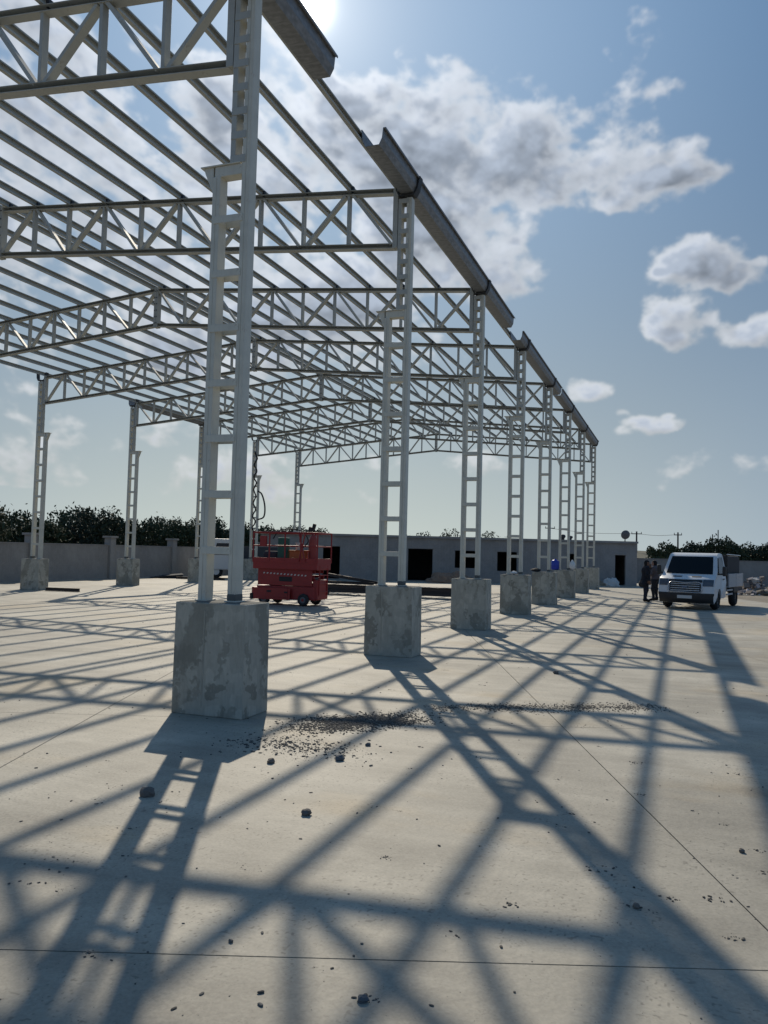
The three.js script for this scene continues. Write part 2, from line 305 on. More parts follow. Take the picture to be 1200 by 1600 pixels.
  const makeTruss = (odd, label) => {
    const t = thing('roof_truss', label, 'truss', [-WID / 2, TOP, 0], 0, 'lattice roof trusses');
    const Y = (y) => y - TOP;
    for (const s of [-1, 1]) {
      for (const low of [0, 1]) part(low ? 'bottom_chord' : 'top_chord', chord, steel2, t, [s * HALF / 2, Y((YE + YA) / 2 - CH / 2 - (low ? DEP - CH : 0)), 0], [0, 0, -s * ang]);
      part('end_post', endV, steel2, t, [s * HALF, Y(YE - DEP / 2), 0]);
      const tp = (k) => [s * (HALF - k * dx), topY(HALF - k * dx) - CH / 2], bt = (k) => [tp(k)[0], tp(k)[1] - DEP + CH];
      for (let k = 1; k < 10; k++) { const a = tp(k); part('vertical', webV, steel2, t, [a[0], Y(a[1] - (DEP - CH) / 2), 0], null, [1, DEP - CH * 1.9, 1]); }
      for (let k = 0; k < 10; k++) {
        const up = (k % 2 === 0) === odd; const A = up ? tp(k) : bt(k), B = up ? bt(k + 1) : tp(k + 1);
        let ax = A[0], bx = B[0]; const inset = .07; const d = Math.sign(bx - ax); ax += d * inset; bx -= d * inset;
        const ay = A[1] + (up ? -.04 : .04), by = B[1] + (up ? .04 : -.04);
        const L = Math.hypot(bx - ax, by - ay); part('diagonal', web, steel2, t, [(ax + bx) / 2, Y((ay + by) / 2), 0], [0, 0, Math.atan2(by - ay, bx - ax)], [L, 1, 1]);
      }
      const sp = part('splice_plate', splice, steel2, t, [s * .034, Y(YA - DEP / 2), 0]);
      for (let b = 0; b < 6; b++) part('bolt', bolt, boltMat, sp, [0, DEP * (.42 - b * .168), .09]);
      for (let k = 0; k <= 10; k++) { const x = k === 10 ? .16 : HALF - k * dx; part('purlin_cleat', cleat, darkSteel, t, [s * (x + .055), Y(topY(x) + .035), 0]); }
    }
    return t;
  };
  const tOdd = makeTruss(true, labT[0]); tOdd.position.z = zf(1);
  const tEven = makeTruss(false, labT[1]); tEven.position.z = zf(2);
  for (let i = 3; i <= 8; i++) copy(i % 2 ? tOdd : tEven, labT[i - 1]).position.z = zf(i);

  // purlins: lipped channels laid over the trusses
  const zA = zf(1) + .75, zB = zf(8) - .3, L = zA - zB;
  const lip = [[-.03, 0], [.03, 0], [.03, .022], [.025, .022], [.025, .006], [-.024, .006], [-.024, .124], [.025, .124], [.025, .108], [.03, .108], [.03, .13], [-.03, .13]];
  const pur = uvMetres(extrude(lip, L).translate(0, 0, -L / 2), .5);
  for (const s of [1, -1]) for (let k = 0; k <= 10; k++) {
    const x = k === 10 ? .16 : HALF - k * dx;
    const name = k === 10 ? `roof purlin along the ridge on its ${s > 0 ? 'right' : 'left'} side` : k === 0 ? `eave purlin along the ${s > 0 ? 'right-hand gutter' : 'left-hand eave'}` : `long roof purlin, ${ORD[k - 1]} up the slope from the ${s > 0 ? 'right' : 'left'}-hand eave`;
    single('roof_purlin', name, 'purlin', pur, steel2, [-WID / 2 + s * x, topY(x) + .004, (zA + zB) / 2], 0, 'roof purlins');
  }
  // gutters
  const prof = [[-.195, .29], [-.185, .29], [-.172, .115], [-.118, .012], [.118, .012], [.172, .115], [.185, .27], [.215, .27], [.215, .25], [.225, .25], [.225, .28], [.176, .28], [.160, .12], [.112, .022], [-.112, .022], [-.160, .12], [-.175, .30], [-.195, .30]];
  const gutter = (x, za, zb, label, flip) => single('roof_gutter', label, 'gutter', uvMetres(extrude(flip ? prof.map(([a, b]) => [-a, b]).reverse() : prof, za - zb), .8), galv, [x, TOP + .045 + .036, zb], 0, 'galvanised eave gutters');
  gutter(-.10, -1.2, -9.48, 'grey gutter length jutting out beneath the sun at the top');
  gutter(-.10, -11.35, -21.85, 'long grey gutter trough over the second and third right-hand columns');
  gutter(-.10, -23.2, -31.55, 'grey gutter trough over the fourth and fifth right-hand columns');
  gutter(-.10, -31.72, -46.75, 'grey gutter trough at the far end of the right-hand eave');
  gutter(-WID + .10, zf(5) + .1, zf(6) - .35, 'grey gutter length on the left-hand eave', true);
}

// ---------------------------------------------------------------- long low building with open doorways
{
  const A = [-20.2, -44.6], B = [1.9, -54.2], len = Math.hypot(B[0] - A[0], B[1] - A[1]), turn = Math.atan2(-(B[1] - A[1]), B[0] - A[0]);
  const t = thing('concrete_building', 'long low grey unfinished building with unglazed doorways behind the hall', 'building', [A[0], 0, A[1]], turn);
  // along = metres from the left end of the front wall; openings [from, to, bottom, top]
  const HB = 2.72, TH = .2, D = 5;
  const at = (X) => (X - A[0]) / Math.cos(turn);
  const open = [[3.9, 4.97, .02, 2.05], [9.29, 10.86, .02, 2.03], [12.28, 13.68, .88, 1.98], [15, 16.28, .75, 1.97], [19.5, 20.1, .02, 1.95], [22.66, 23.35, .02, 1.95]];
  const s = new THREE.Shape([[0, 0], [len, 0], [len, HB], [0, HB]].map((p) => new THREE.Vector2(...p)));
  for (const [a, b, y0, y1] of open) s.holes.push(new THREE.Path([[a, y0], [a, y1], [b, y1], [b, y0]].map((p) => new THREE.Vector2(...p))));
  part('front_wall', uvMetres(new THREE.ExtrudeGeometry(s, { depth: TH, bevelEnabled: false }).translate(0, 0, -TH), .22), bldMat, t);
  part('end_wall', uvMetres(box(TH, HB, D - TH, TH / 2, HB / 2, -TH - (D - TH) / 2 - .002), .22), bldMat, t);
  part('end_wall', uvMetres(box(TH, HB, D - TH, len - TH / 2, HB / 2, -TH - (D - TH) / 2 - .002), .22), bldMat, t);
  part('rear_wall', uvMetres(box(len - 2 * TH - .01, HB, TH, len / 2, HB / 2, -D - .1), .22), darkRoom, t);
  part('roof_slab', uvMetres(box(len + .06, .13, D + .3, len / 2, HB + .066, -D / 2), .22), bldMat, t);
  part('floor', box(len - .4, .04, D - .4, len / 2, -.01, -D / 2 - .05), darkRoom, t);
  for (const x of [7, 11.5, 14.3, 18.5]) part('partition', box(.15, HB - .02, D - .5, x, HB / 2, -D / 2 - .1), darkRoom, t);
  for (const [a, b, y0, y1] of open) part('lintel', uvMetres(rbox(b - a + .3, .16, .03, .006, (a + b) / 2, y1 + .1, .008), .22), bldMat, t);
  // things on and before it
  const P = (along, y, out) => [A[0] + Math.cos(turn) * along + Math.sin(turn) * out, y, A[1] - Math.sin(turn) * along + Math.cos(turn) * out];
  const dish = thing('satellite_dish', 'small round dish on the right end of the low building roof', 'dish', P(len - .55, HB + .08, -.6), turn);
  part('bowl', new THREE.SphereGeometry(.42, 16, 6, 0, Math.PI * 2, 0, .8).rotateX(Math.PI / 2 + .2).translate(0, .55, -.3), mat(.12, .12, .13, .6), dish);
  part('stand', rod([0, 0, -.1], [0, .5, -.05], .035), darkSteel, dish);
  const tank = thing('roof_vents', 'pair of dark squat cowls on the low building roof', 'roof vent', P(len - 4.6, HB + .13, -1), turn);
  part('cowl', new THREE.LatheGeometry([[0, .38], [.16, .34], [.2, .22], [.12, .1], [.12, 0]].map((p) => new THREE.Vector2(...p)), 10), darkSteel, tank, [0, 0, 0]);
  part('cowl', new THREE.LatheGeometry([[0, .3], [.15, .27], [.18, .18], [.1, .08], [.1, 0]].map((p) => new THREE.Vector2(...p)), 10), darkSteel, tank, [.5, 0, 0]);
  const heap = (name, label, category, w, h, d, m, pos, turn2, sd) => { const g = new THREE.SphereGeometry(1, 40, 14, 0, Math.PI * 2, 0, Math.PI / 2), p = g.attributes.position; for (let i = 0; i < p.count; i++) { const x = p.getX(i), y = p.getY(i), z = p.getZ(i), n = fbm(x * 1.7 + sd, y * 1.7, z * 1.7, 4), r = 1 + .55 * n; p.setXYZ(i, x * w * r, Math.max(-.02, Math.pow(y, 1.35) * h * (1 + .9 * n)), z * d * r); } g.computeVertexNormals(); return single(name, label, category, uvMetres(g, .5), m, pos, turn2); };
  const soil = new THREE.MeshStandardMaterial({ map: texture(256, (u, v, c) => { const k = .19 + .16 * (oct(u, v, 3, 7) - .5); c[0] = k * 1.35; c[1] = k * .9; c[2] = k * .62; }), roughness: .95 });
  heap('soil_heap', 'low brown heap of soil before the wide doorway', 'heap', 1.6, .62, .8, soil, P(11.7, -.02, 2.2), turn, 1);
  heap('soil_heap', 'low pale heap of sand before the right-hand doorway', 'heap', 2.1, .42, .8, mat(.24, .20, .15, .95), P(len - 4.4, -.02, 1.2), turn, 5);
  heap('cement_bag', 'crumpled white sack beside the right-hand doorway', 'sack', .55, .5, .35, mat(.55, .55, .53, .85), P(len - 2.15, -.02, 1.3), turn, 9);
  heap('soil_heap', 'small grey pile beside the end of the low building', 'heap', .5, .12, .3, mat(.6, .6, .58, .9), P(len + .55, -.02, .2), turn, 12);
}
// ---------------------------------------------------------------- perimeter walls
{
  const blockWall = (name, label, x0, z0, x1, z1, h, bay, ph, first, pillars = true) => {
    const len = Math.hypot(x1 - x0, z1 - z0), turn = Math.atan2(-(z1 - z0), x1 - x0), t = thing(name, label, 'wall', [x0, 0, z0], turn);
    part('wall_panel', uvMetres(new RoundedBoxGeometry(len, h + .1, .2, 1, .01).translate(len / 2, h / 2 - .05, 0), .3), wallMat, t);
    part('coping', uvMetres(box(len, .05, .26, len / 2, h + .026, 0), .3), wallMat, t);
    if (pillars) for (let s = first; s < len; s += bay) { const p = part('pillar', uvMetres(rbox(.42, ph + .1, .42, .012, 0, ph / 2 - .05, 0), .3), wallMat, t, [s, 0, .02]); part('pillar_cap', uvMetres(rbox(.58, .1, .58, .012), .3), wallMat, p, [0, ph + .05, 0]); }
    return t;
  };
  blockWall('boundary_wall', 'long rendered boundary wall with pillars on the left', -24, -9, -24, -62, 1.74, 5.56, 2.15, 3.8);
  blockWall('boundary_wall', 'far boundary wall behind the van and rubble', -24, -62.3, 46, -65.5, 1.75, 6, 2.0, 3, false);
}
// ---------------------------------------------------------------- trees
const leafMats = [[.030, .045, .018], [.038, .055, .022], [.026, .04, .02]].map((c) => mat(...c, .8, { side: THREE.DoubleSide }));
const bark = mat(.08, .06, .045, .9);
function makeTree(label, x, z, h, w, sd, leaves, group, size = .2) {
  seed = 1000 + sd * 77;
  const t = thing('orchard_tree', label, 'tree', [x, -.03, z], rr(0, 6), group);
  const trunk = [rod([0, 0, 0], [.05, h * .3, .03], .11, 7)];
  for (let i = 0; i < 6; i++) { const a = i * 1.05 + rr(-.3, .3); trunk.push(rod([.05, h * .27, .03], [Math.cos(a) * w * .55, h * rr(.5, .75), Math.sin(a) * w * .55], .045, 5)); }
  part('trunk', merge(trunk), bark, t);
  const pos = [], nor = [], cl = [];
  for (let i = 0; i < 46; i++) { const a = rr(0, 6.28), u = rr(-.75, 1), q = Math.sqrt(1 - u * u * .9) * Math.pow(rnd(), .4); cl.push([Math.cos(a) * q * w, h * .54 + u * h * .37 * (.8 + .35 * rnd()), Math.sin(a) * q * w, rr(.3, .62) * w * .55]); }
  const v = new THREE.Vector3(), q = new THREE.Quaternion(), e = new THREE.Euler();
  for (let i = 0; i < leaves; i++) {
    const c = cl[i % cl.length]; let gx, gy, gz; do { gx = rr(-1, 1); gy = rr(-1, 1); gz = rr(-1, 1); } while (gx * gx + gy * gy + gz * gz > 1);
    const out = rnd() < .05 ? 1.5 : 1.05; e.set(rr(0, 6), rr(0, 6), rr(0, 6)); q.setFromEuler(e);
    const s = size * rr(.55, 1.15), px = c[0] + gx * c[3] * out, py = Math.max(.25, c[1] + gy * c[3] * out), pz = c[2] + gz * c[3] * out, cor = [[-.5, 0], [0, -.22], [.5, 0], [0, .22]].map(([a, b]) => v.set(a * s, b * s, 0).applyQuaternion(q).clone());
    const n = v.set(0, 0, 1).applyQuaternion(q).clone();
    for (const k of [0, 1, 2, 0, 2, 3]) { pos.push(px + cor[k].x, py + cor[k].y, pz + cor[k].z); nor.push(n.x, n.y, n.z); }
  }
  const g = new THREE.BufferGeometry(); g.setAttribute('position', new THREE.Float32BufferAttribute(pos, 3)); g.setAttribute('normal', new THREE.Float32BufferAttribute(nor, 3));
  part('crown', g, leafMats[sd % 3], t); return t;
}
{
  const left = [[-28.2, -29.5, 3.75, 2.3], [-28.6, -34.6, 3.1, 1.9], [-28, -38.6, 3.85, 2.5], [-28.8, -42.8, 3.6, 2.2], [-28.2, -46.8, 3.45, 2.3], [-28.6, -51.5, 3.6, 2.2], [-28.2, -56, 3.5, 2.3], [-28.8, -61, 3.5, 2.4], [-28.3, -66, 3.6, 2.4], [-29, -71, 3.6, 2.4]];
  left.forEach(([x, z, h, w], i) => makeTree(`dark green orchard tree behind the left boundary wall, ${ORD[i]} from the left`, x, z, h, w, i, 7000, 'orchard trees behind the left wall', .26));
  for (let i = 0; i < 9; i++) makeTree(`dark green orchard tree in the back row beyond the left wall, ${ORD[i]} from the left`, -33.5 + .4 * (i % 3), -32 - 5.2 * i, 3.5 + .25 * ((i * 7) % 3), 2.4, i + 20, 3600, 'orchard trees in the back row', .32);
  const right = [[3.4, -67.5, 3.0, 1.5], [5.2, -72, 3.0, 2], [7.6, -71, 3.5, 1.9], [9.4, -76, 3.1, 2], [10.8, -72.5, 3.0, 1.8], [12.4, -75.5, 3.5, 2], [13.4, -71.5, 3.4, 1.9], [15.6, -73, 3.2, 2.2], [18.2, -72, 3.4, 2.2]];
  right.forEach(([x, z, h, w], i) => makeTree(`dark tree behind the far boundary wall, ${ORD[i]} from the low building`, x, z, h, w, i + 40, 4200, 'trees beyond the far wall', .3));
  const roofy = [[-21, -92, 4.6, 2.2], [-17.5, -96, 4.5, 2.6], [-24.5, -90, 4.4, 2]];
  roofy.forEach(([x, z, h, w], i) => makeTree(`far tree crown just showing over the low building roof, ${ORD[i]} of three`, x, z, h, w, i + 60, 1200, 'far trees over the building roof', .32));
  // low rise of ground with scrub far off
  const g = new THREE.PlaneGeometry(700, 120, 90, 20).rotateX(-Math.PI / 2), p = g.attributes.position;
  for (let i = 0; i < p.count; i++) { const x = p.getX(i), z = p.getZ(i); p.setY(i, Math.max(0, (1 - Math.abs(z) / 60)) * (4.4 + 3.4 * fbm(x * .012, z * .02, 3, 4)) - .2); }
  g.computeVertexNormals(); struct('hill', g, mat(.075, .075, .05, .95), [20, -.1, -205]);
}
// ---------------------------------------------------------------- utility poles and masts far away
{
  const wood = mat(.07, .06, .055, .9);
  const pole = (name, label, x, z, h, arm, r = .14) => {
    const t = thing(name, label, name === 'utility_pole' ? 'pole' : 'mast', [x, 0, z]);
    part('shaft', cyl(r * 1.3, h, 8, r).translate(0, h / 2, 0), wood, t);
    if (arm) { part('crossarm', box(arm, .18, .16, 0, h - .55, .15), wood, t); for (const s of [-.45, 0, .45]) part('insulator', cyl(.07, .35, 6).translate(arm * s, h - .28, .15), wood, t); }
    return t;
  };
  pole('utility_pole', 'utility pole with crossarm above the right end of the low building', -4.6, -190, 7.9, 2.3, .17);
  pole('utility_pole', 'utility pole with short crossarm above the van cab', 4.2, -180, 7.5, 1.6, .15);
  pole('utility_pole', 'utility pole with twin crossarms above the low building roof', -25.2, -198, 9.2, 2.4, .17);
  pole('mast', 'thin dark mast right of the van, leftmost of three', 12.4, -220, 8.4, 0, .12);
  pole('mast', 'thin dark mast right of the van, tallest of three', 13.8, -222, 9.6, 0, .12);
  pole('mast', 'thin dark mast right of the van, rightmost of three', 15.7, -220, 8.2, 0, .14);
  const wire = (label, a, b, sag) => single('power_line', label, 'wire', tube([a, [(a[0] + b[0]) / 2, (a[1] + b[1]) / 2 - sag, (a[2] + b[2]) / 2], b], .035, 20, 4), wood, [0, 0, 0], 0, 'power lines');
  wire('power line strung between the pole over the building and its right-hand neighbour', [-25.2, 8.6, -198], [-4.6, 7.4, -190], .5);
  wire('power line from the right-end pole to the pole above the van', [-4.6, 7.4, -190], [4.2, 7, -180], .3);
}
// ---------------------------------------------------------------- van with dropside bed
{
  const t = thing('pickup_van', 'white cab van with grey dropside bed parked facing the camera', 'van', [4.86, 0, -31.35], -.235);
  const white = mat(.62, .64, .66, .32), black = mat(.018, .019, .021, .55), glass = new THREE.MeshPhysicalMaterial({ roughness: .08, clearcoat: 1, clearcoatRoughness: .05 }); glass.color.setRGB(.012, .016, .02);
  glass.clearcoat = 0; glass.specularIntensity = .25; glass.roughness = .2; t.scale.setScalar(.965);
  const chrome = mat(.45, .46, .48, .25, { metalness: .8 }), lampM = mat(.10, .11, .13, .15, { metalness: .3 }), tyre = mat(.02, .02, .021, .85), greyBed = mat(.42, .42, .43, .6), tarp = mat(.022, .025, .03, .8);
  // side outline (z forward, y up), front axle at z = 0
  const prof = [[.92, .24], [1.0, .36], [1.02, .52], [1.01, .62], [.99, .78], [.955, .95], [.90, 1.07], [.82, 1.145], [.62, 1.22], [.42, 1.285], [.22, 1.50], [.0, 1.74], [-.2, 1.95], [-.33, 2.035], [-.6, 2.085], [-.95, 2.10], [-1.25, 2.07], [-1.36, 1.98], [-1.38, 1.6], [-1.38, 1.0], [-1.38, .42], [-.45, .40]];
  for (let a = 8; a >= 0; a--) { const q = Math.PI * (1 - a / 8); prof.push([Math.cos(Math.PI * (a / 8)) * .44, .36 + Math.sin(q) * .42]); }
  const half = (y) => .99 - (y > 1.1 ? .155 * Math.pow((y - 1.1), 1.25) : 0) - (y < .5 ? .03 : 0);
  const def = (u, z, y, off = 0) => { const x = u * half(y); const c = z > -.9 ? .17 * Math.pow(Math.abs(u), 3.2) * sm(-.9, .9, z) + .03 * u * u * sm(-.5, .5, z) : 0; return [x, y + off * .3, z - c + off]; };
  function skin(pts, u0, u1, nu, off = 0, close = false) {
    const pos = [], idx = [], n = pts.length;
    for (let i = 0; i < n; i++) for (let j = 0; j <= nu; j++) pos.push(...def(u0 + (u1 - u0) * j / nu, pts[i][0], pts[i][1], off));
    const w = nu + 1, m = close ? n : n - 1;
    for (let i = 0; i < m; i++) for (let j = 0; j < nu; j++) { const a = i * w + j, b = ((i + 1) % n) * w + j; idx.push(a, a + 1, b, b, a + 1, b + 1); }
    const g = new THREE.BufferGeometry(); g.setAttribute('position', new THREE.Float32BufferAttribute(pos, 3)); g.setIndex(idx); g.computeVertexNormals(); return g;
  }
  const sub = (y0, y1, k = 6) => { // run of the front outline between two heights
    const f = []; for (let i = 0; i <= k; i++) { const y = y0 + (y1 - y0) * i / k; for (let q = 0; q < 13; q++) { const A = prof[q], B = prof[q + 1]; if (y >= A[1] && y <= B[1]) { f.push([A[0] + (B[0] - A[0]) * (y - A[1]) / (B[1] - A[1]), y]); break; } } } return f; };
  const capG = (u) => { const tri = THREE.ShapeUtils.triangulateShape(prof.map((p) => new THREE.Vector2(...p)), []), pos = []; for (const f of tri) for (const i of (u > 0 ? f : [f[0], f[2], f[1]])) pos.push(...def(u, prof[i][0], prof[i][1])); const g = new THREE.BufferGeometry(); g.setAttribute('position', new THREE.Float32BufferAttribute(pos, 3)); g.computeVertexNormals(); return g; };
  const strip = (g) => { const q = g.index ? g.toNonIndexed() : g; q.computeVertexNormals(); q.deleteAttribute('uv'); return q; };
  const hull = skin(prof, -1, 1, 16, 0, true);
  const cab = part('cab', mergeGeometries([hull.toNonIndexed(), capG(1), capG(-1)].map((g) => { g.deleteAttribute('uv'); return g; })), white.clone(), t); cab.material.side = THREE.DoubleSide;
  part('windscreen', skin(sub(1.31, 1.955, 8), -.86, .86, 14, .012), glass, t);
  part('bumper', skin(sub(.242, .61, 6), -1.0, 1.0, 16, .018), black, t);
  part('upper_grille', skin(sub(1.0, 1.10, 3), -.60, .60, 10, .012), black, t);
  const gr = part('grille', skin(sub(.645, .985, 5), -.56, .56, 12, .014), black, t);
  for (const y of [.70, .78, .86, .94]) part('grille_bar', skin(sub(y - .012, y + .012, 1), -.52, .52, 12, .026), chrome, gr);
  part('grille_surround', tube([[-.56, .66, 1.0], [-.6, .82, .985], [-.54, .985, .96], [0, .99, .985], [.54, .985, .96], [.6, .82, .985], [.56, .66, 1.0], [0, .65, 1.035]].concat([[-.56, .66, 1.0]]), .02, 60), chrome, gr);
  part('badge', new THREE.SphereGeometry(1, 16, 8).scale(.09, .04, .012), mat(.10, .14, .22, .3), gr, [0, .83, 1.035]);
  for (const s of [-1, 1]) {
    part('headlight', skin(sub(.87, 1.11, 4), s > 0 ? .62 : -.97, s > 0 ? .97 : -.62, 6, .014), lampM, t);
    part('bonnet_slot', skin([[.70, 1.19], [.60, 1.228]], s > 0 ? .18 : -.52, s > 0 ? .52 : -.18, 6, .012), black, t);
    const win = [[.16, 1.32], [-.02, 1.62], [-.28, 1.92], [-1.0, 1.95], [-1.05, 1.3]], pos = [], tri = THREE.ShapeUtils.triangulateShape(win.map((p) => new THREE.Vector2(...p)), []);
    for (const f of tri) for (const i of f) { const d = def(s, win[i][0] - .03, win[i][1]); pos.push(d[0] + s * .03, d[1], d[2]); }
    const wg = new THREE.BufferGeometry(); wg.setAttribute('position', new THREE.Float32BufferAttribute(pos, 3)); wg.computeVertexNormals(); const gm = glass.clone(); gm.side = THREE.DoubleSide; part('side_window', wg, gm, t);
    part('door_handle', rbox(.03, .04, .18, .01), black, t, [s * .985, 1.12, -.95]);
    const mir = part('mirror', rbox(.12, .36, .2, .04, 0, 0, 0, 3), black, t, [s * 1.18, 1.43, .0]); part('mirror_arm', rod([0, -.1, 0], [-s * .24, -.12, -.03], .03), black, mir);
    for (const [z, r] of [[0, .375], [-3.45, .375]]) {
      const w = part('wheel', new THREE.TorusGeometry(r - .1, .1, 10, 24).rotateY(Math.PI / 2).scale(1.35, 1, 1), tyre, t, [s * .85, r, z]);
      part('rim', cyl(r - .12, .16, 18).rotateZ(Math.PI / 2), chrome, w); part('hub', cyl(.08, .2, 10).rotateZ(Math.PI / 2), black, w);
    }
    part('dropside', merge(rbox(.03, .52, 2.95, .006), ...[-.13, .0, .13].map((y) => rbox(.045, .02, 2.93, .006, 0, y, 0)), ...[-1.46, 0, 1.46].map((z) => rbox(.06, .54, .06, .008, 0, 0, z))), greyBed, t, [s * 1.02, 1.06, -3.1]);
    part('mudguard', rbox(.28, .34, .95, .08, 0, 0, 0, 3), black, t, [s * .84, .70, -3.45]);
    part('side_guard', merge(rbox(.03, .07, 1.2, .01, 0, .52, -2.2), rbox(.03, .07, 1.2, .01, 0, .68, -2.2)), greyBed, t, [s * .95, 0, 0]);
  }
  part('deck', rbox(2.02, .07, 3.0, .01), greyBed, t, [0, .82, -3.1]);
  part('chassis', merge(box(.1, .16, 4.3, -.4, .62, -2.4), box(.1, .16, 4.3, .4, .62, -2.4), box(1.5, .4, .9, 0, .48, 0), box(1.0, .14, .14, 0, .36, -3.45)), black, t);
  part('headboard', merge(rbox(2.0, .06, .06, .01, 0, 2.02, 0), rbox(.06, 1.2, .06, .01, -.97, 1.45, 0), rbox(.06, 1.2, .06, .01, .97, 1.45, 0), rbox(1.9, .5, .03, .01, 0, 1.1, 0)), black, t, [0, 0, -1.56]);
  part('tailgate', rbox(2.0, .42, .035, .006), greyBed, t, [0, 1.06, -4.6]);
  const load = part('covered_load', (() => { const g = new RoundedBoxGeometry(1.86, 1.16, 2.85, 5, .09), p = g.attributes.position; for (let i = 0; i < p.count; i++) { const x = p.getX(i), y = p.getY(i), z = p.getZ(i), n = fbm(x * 2, y * 2.6, z * 2, 3) * .06; p.setXYZ(i, x * (1 + n), y + n * .5, z); } g.computeVertexNormals(); return g; })(), tarp, t, [0, 1.45, -3.1]);
  part('load_rail', merge(rod([-.95, .6, -1.4], [-.95, .62, 1.4], .02), rod([.95, .6, -1.4], [.95, .62, 1.4], .02)), chrome, load);
  part('number_plate', rbox(.52, .115, .012, .004), mat(.55, .56, .55, .5), t, [0, .47, 1.035]);
}
// ---------------------------------------------------------------- red scissor lift
{
  const red = new THREE.MeshStandardMaterial({ map: texture(256, (u, v, c) => { const a = oct(u, v, 2, 6), k = .9 + .35 * (a - .5), d = sm(.68, .8, oct(u + .3, v, 4, 7)) * .55; c[0] = mixv(.34 * k, .10, d); c[1] = mixv(.02 * k, .04, d); c[2] = mixv(.018 * k, .035, d); }), roughness: .5 });
  const blk = mat(.02, .02, .022, .7), grey = mat(.13, .13, .14, .6), pale = mat(.6, .58, .54, .7), orange = mat(.5, .14, .04, .6), green = mat(.03, .12, .09, .7);
  const t = thing('scissor_lift', 'red scissor lift with railed platform standing inside the hall', 'scissor lift', [-7.25, 0, -23.25]);
  const Lh = 1.13, Wh = .53;
  part('chassis', uvMetres(merge(rbox(2.06, .42, .86, .03, 0, .40, 0, 2), rbox(.34, .30, 1.0, .03, -1.0, .40, 0, 2)), 1), red, t);
  part('wheel_skirt', rbox(1.3, .36, .02, .01), red, t, [-.42, .36, .545]); part('front_bumper', rbox(.12, .2, 1.06, .03), blk, t, [-1.16, .26, 0]);
  part('tray_door', rbox(.8, .3, .02, .01), red, t, [-.25, .40, .562]);
  part('door_latch', merge(rbox(.16, .06, .02, .01, -.5, .44, .58), rbox(.12, .05, .02, .01, .1, .42, .58)), blk, t);
  part('ladder', merge(rbox(.04, .95, .04, .01, 0, .82, .3), rbox(.04, .95, .04, .01, 0, .82, -.3), ...[.45, .72, .98, 1.22].map((y) => rbox(.04, .035, .6, .008, 0, y, 0))), red, t, [1.12, 0, 0]);
  part('end_box', rbox(.18, .62, .8, .03, 0, 0, 0, 2), red, t, [1.02, .52, 0]);
  for (const x of [-.72, .66]) for (const z of [-1, 1]) { const w = part('wheel', new THREE.TorusGeometry(.135, .065, 8, 20).scale(1, 1, 1.1), blk, t, [x, .2, z * .46]); part('rim', cyl(.12, .11, 14).rotateX(Math.PI / 2), grey, w); part('hub', cyl(.045, .14, 8).rotateX(Math.PI / 2), red, w); }
  // folded arms
  for (let k = 0; k < 4; k++) for (const z of [-1, 1]) part('scissor_arm', uvMetres(rbox(1.95, .10, .05, .01), 1), red, t, [0, .68 + k * .125, z * (.36 - .055 * (k % 2))], [0, 0, (k % 2 ? 1 : -1) * .028]);
  for (const x of [-.85, .85, 0]) part('pivot_pin', cyl(.035, .84, 8).rotateX(Math.PI / 2), grey, t, [x, .86, 0]);
  part('lift_cylinder', rod([-.75, .7, 0], [.6, 1.02, 0], .06, 10), grey, t);
  part('side_skirt', rbox(1.92, .52, .02, .006), red, t, [-.03, .89, .42]);
  const tape = part('hazard_tape', rbox(1.6, .045, .006, .002), red, t, [-.02, .985, .434], [0, 0, -.035]);
  for (let k = 0; k < 13; k++) part('tape_stripe', extrude([[0, 0], [.05, 0], [.075, .045], [.025, .045]], .004), pale, tape, [-.78 + k * .122, -.022, .003]);
  part('control_recess', rbox(.46, .15, .03, .01), blk, t, [.0, .83, .425]);
  // platform and railings
  part('platform_deck', uvMetres(rbox(2 * Lh, .22, 2 * Wh, .015), 1), red, t, [0, 1.25, 0]);
  part('toe_board', uvMetres(merge(rbox(2 * Lh + .02, .16, .02, .004, 0, 0, Wh), rbox(2 * Lh + .02, .16, .02, .004, 0, 0, -Wh), rbox(.02, .16, 2 * Wh - .03, .004, Lh, 0, 0), rbox(.02, .16, 2 * Wh - .03, .004, -Lh, 0, 0)), 1), red, t, [0, 1.42, 0]);
  for (const z of [-Wh, Wh]) { for (const x of [-Lh, -.55, 0, .55, Lh]) part('rail_post', rod([x, 1.36, z], [x, 2.3, z], .024, 8), red, t); part('top_rail', rod([-Lh, 2.3, z], [Lh, 2.3, z], .028, 8), red, t); part('mid_rail', rod([-Lh, 1.88, z], [Lh, 1.88, z], .022, 8), red, t); }
  for (const x of [-Lh, Lh]) { part('top_rail', rod([x, 2.3, -Wh], [x, 2.3, Wh], .028, 8), red, t); part('mid_rail', rod([x, 1.88, -Wh], [x, 1.88, Wh], .022, 8), red, t); }
  part('gate_panel', merge(rod([.5, 1.4, Wh + .03], [.72, 2.28, Wh + .03], .022), rod([.72, 1.4, Wh + .03], [.5, 2.28, Wh + .03], .022)), red, t);
  part('manual_box', rbox(.22, .34, .1, .01), red, t, [-.78, 2.02, Wh - .02]);
  part('control_box', merge(rbox(.16, .22, .14, .02, 0, .1, 0), rbox(.1, .16, .1, .02, .07, .26, 0), rod([-.1, .02, 0], [.05, .1, 0], .04)), blk, t, [.52, 2.3, -.2], [0, 0, -.25]);
  const hose = tube([[-.5, 2.1, .4], [-.35, 2.36, .3], [0, 2.42, .2], [.4, 2.34, .1], [.55, 2.05, 0], [.3, 1.8, -.1], [.35, 1.5, 0]], .018, 40);
  const put = (name, label, cat, g, m, p) => single(name, label, cat, g, m, [-7.25 + p[0], p[1], -23.25 + p[2]], 0);
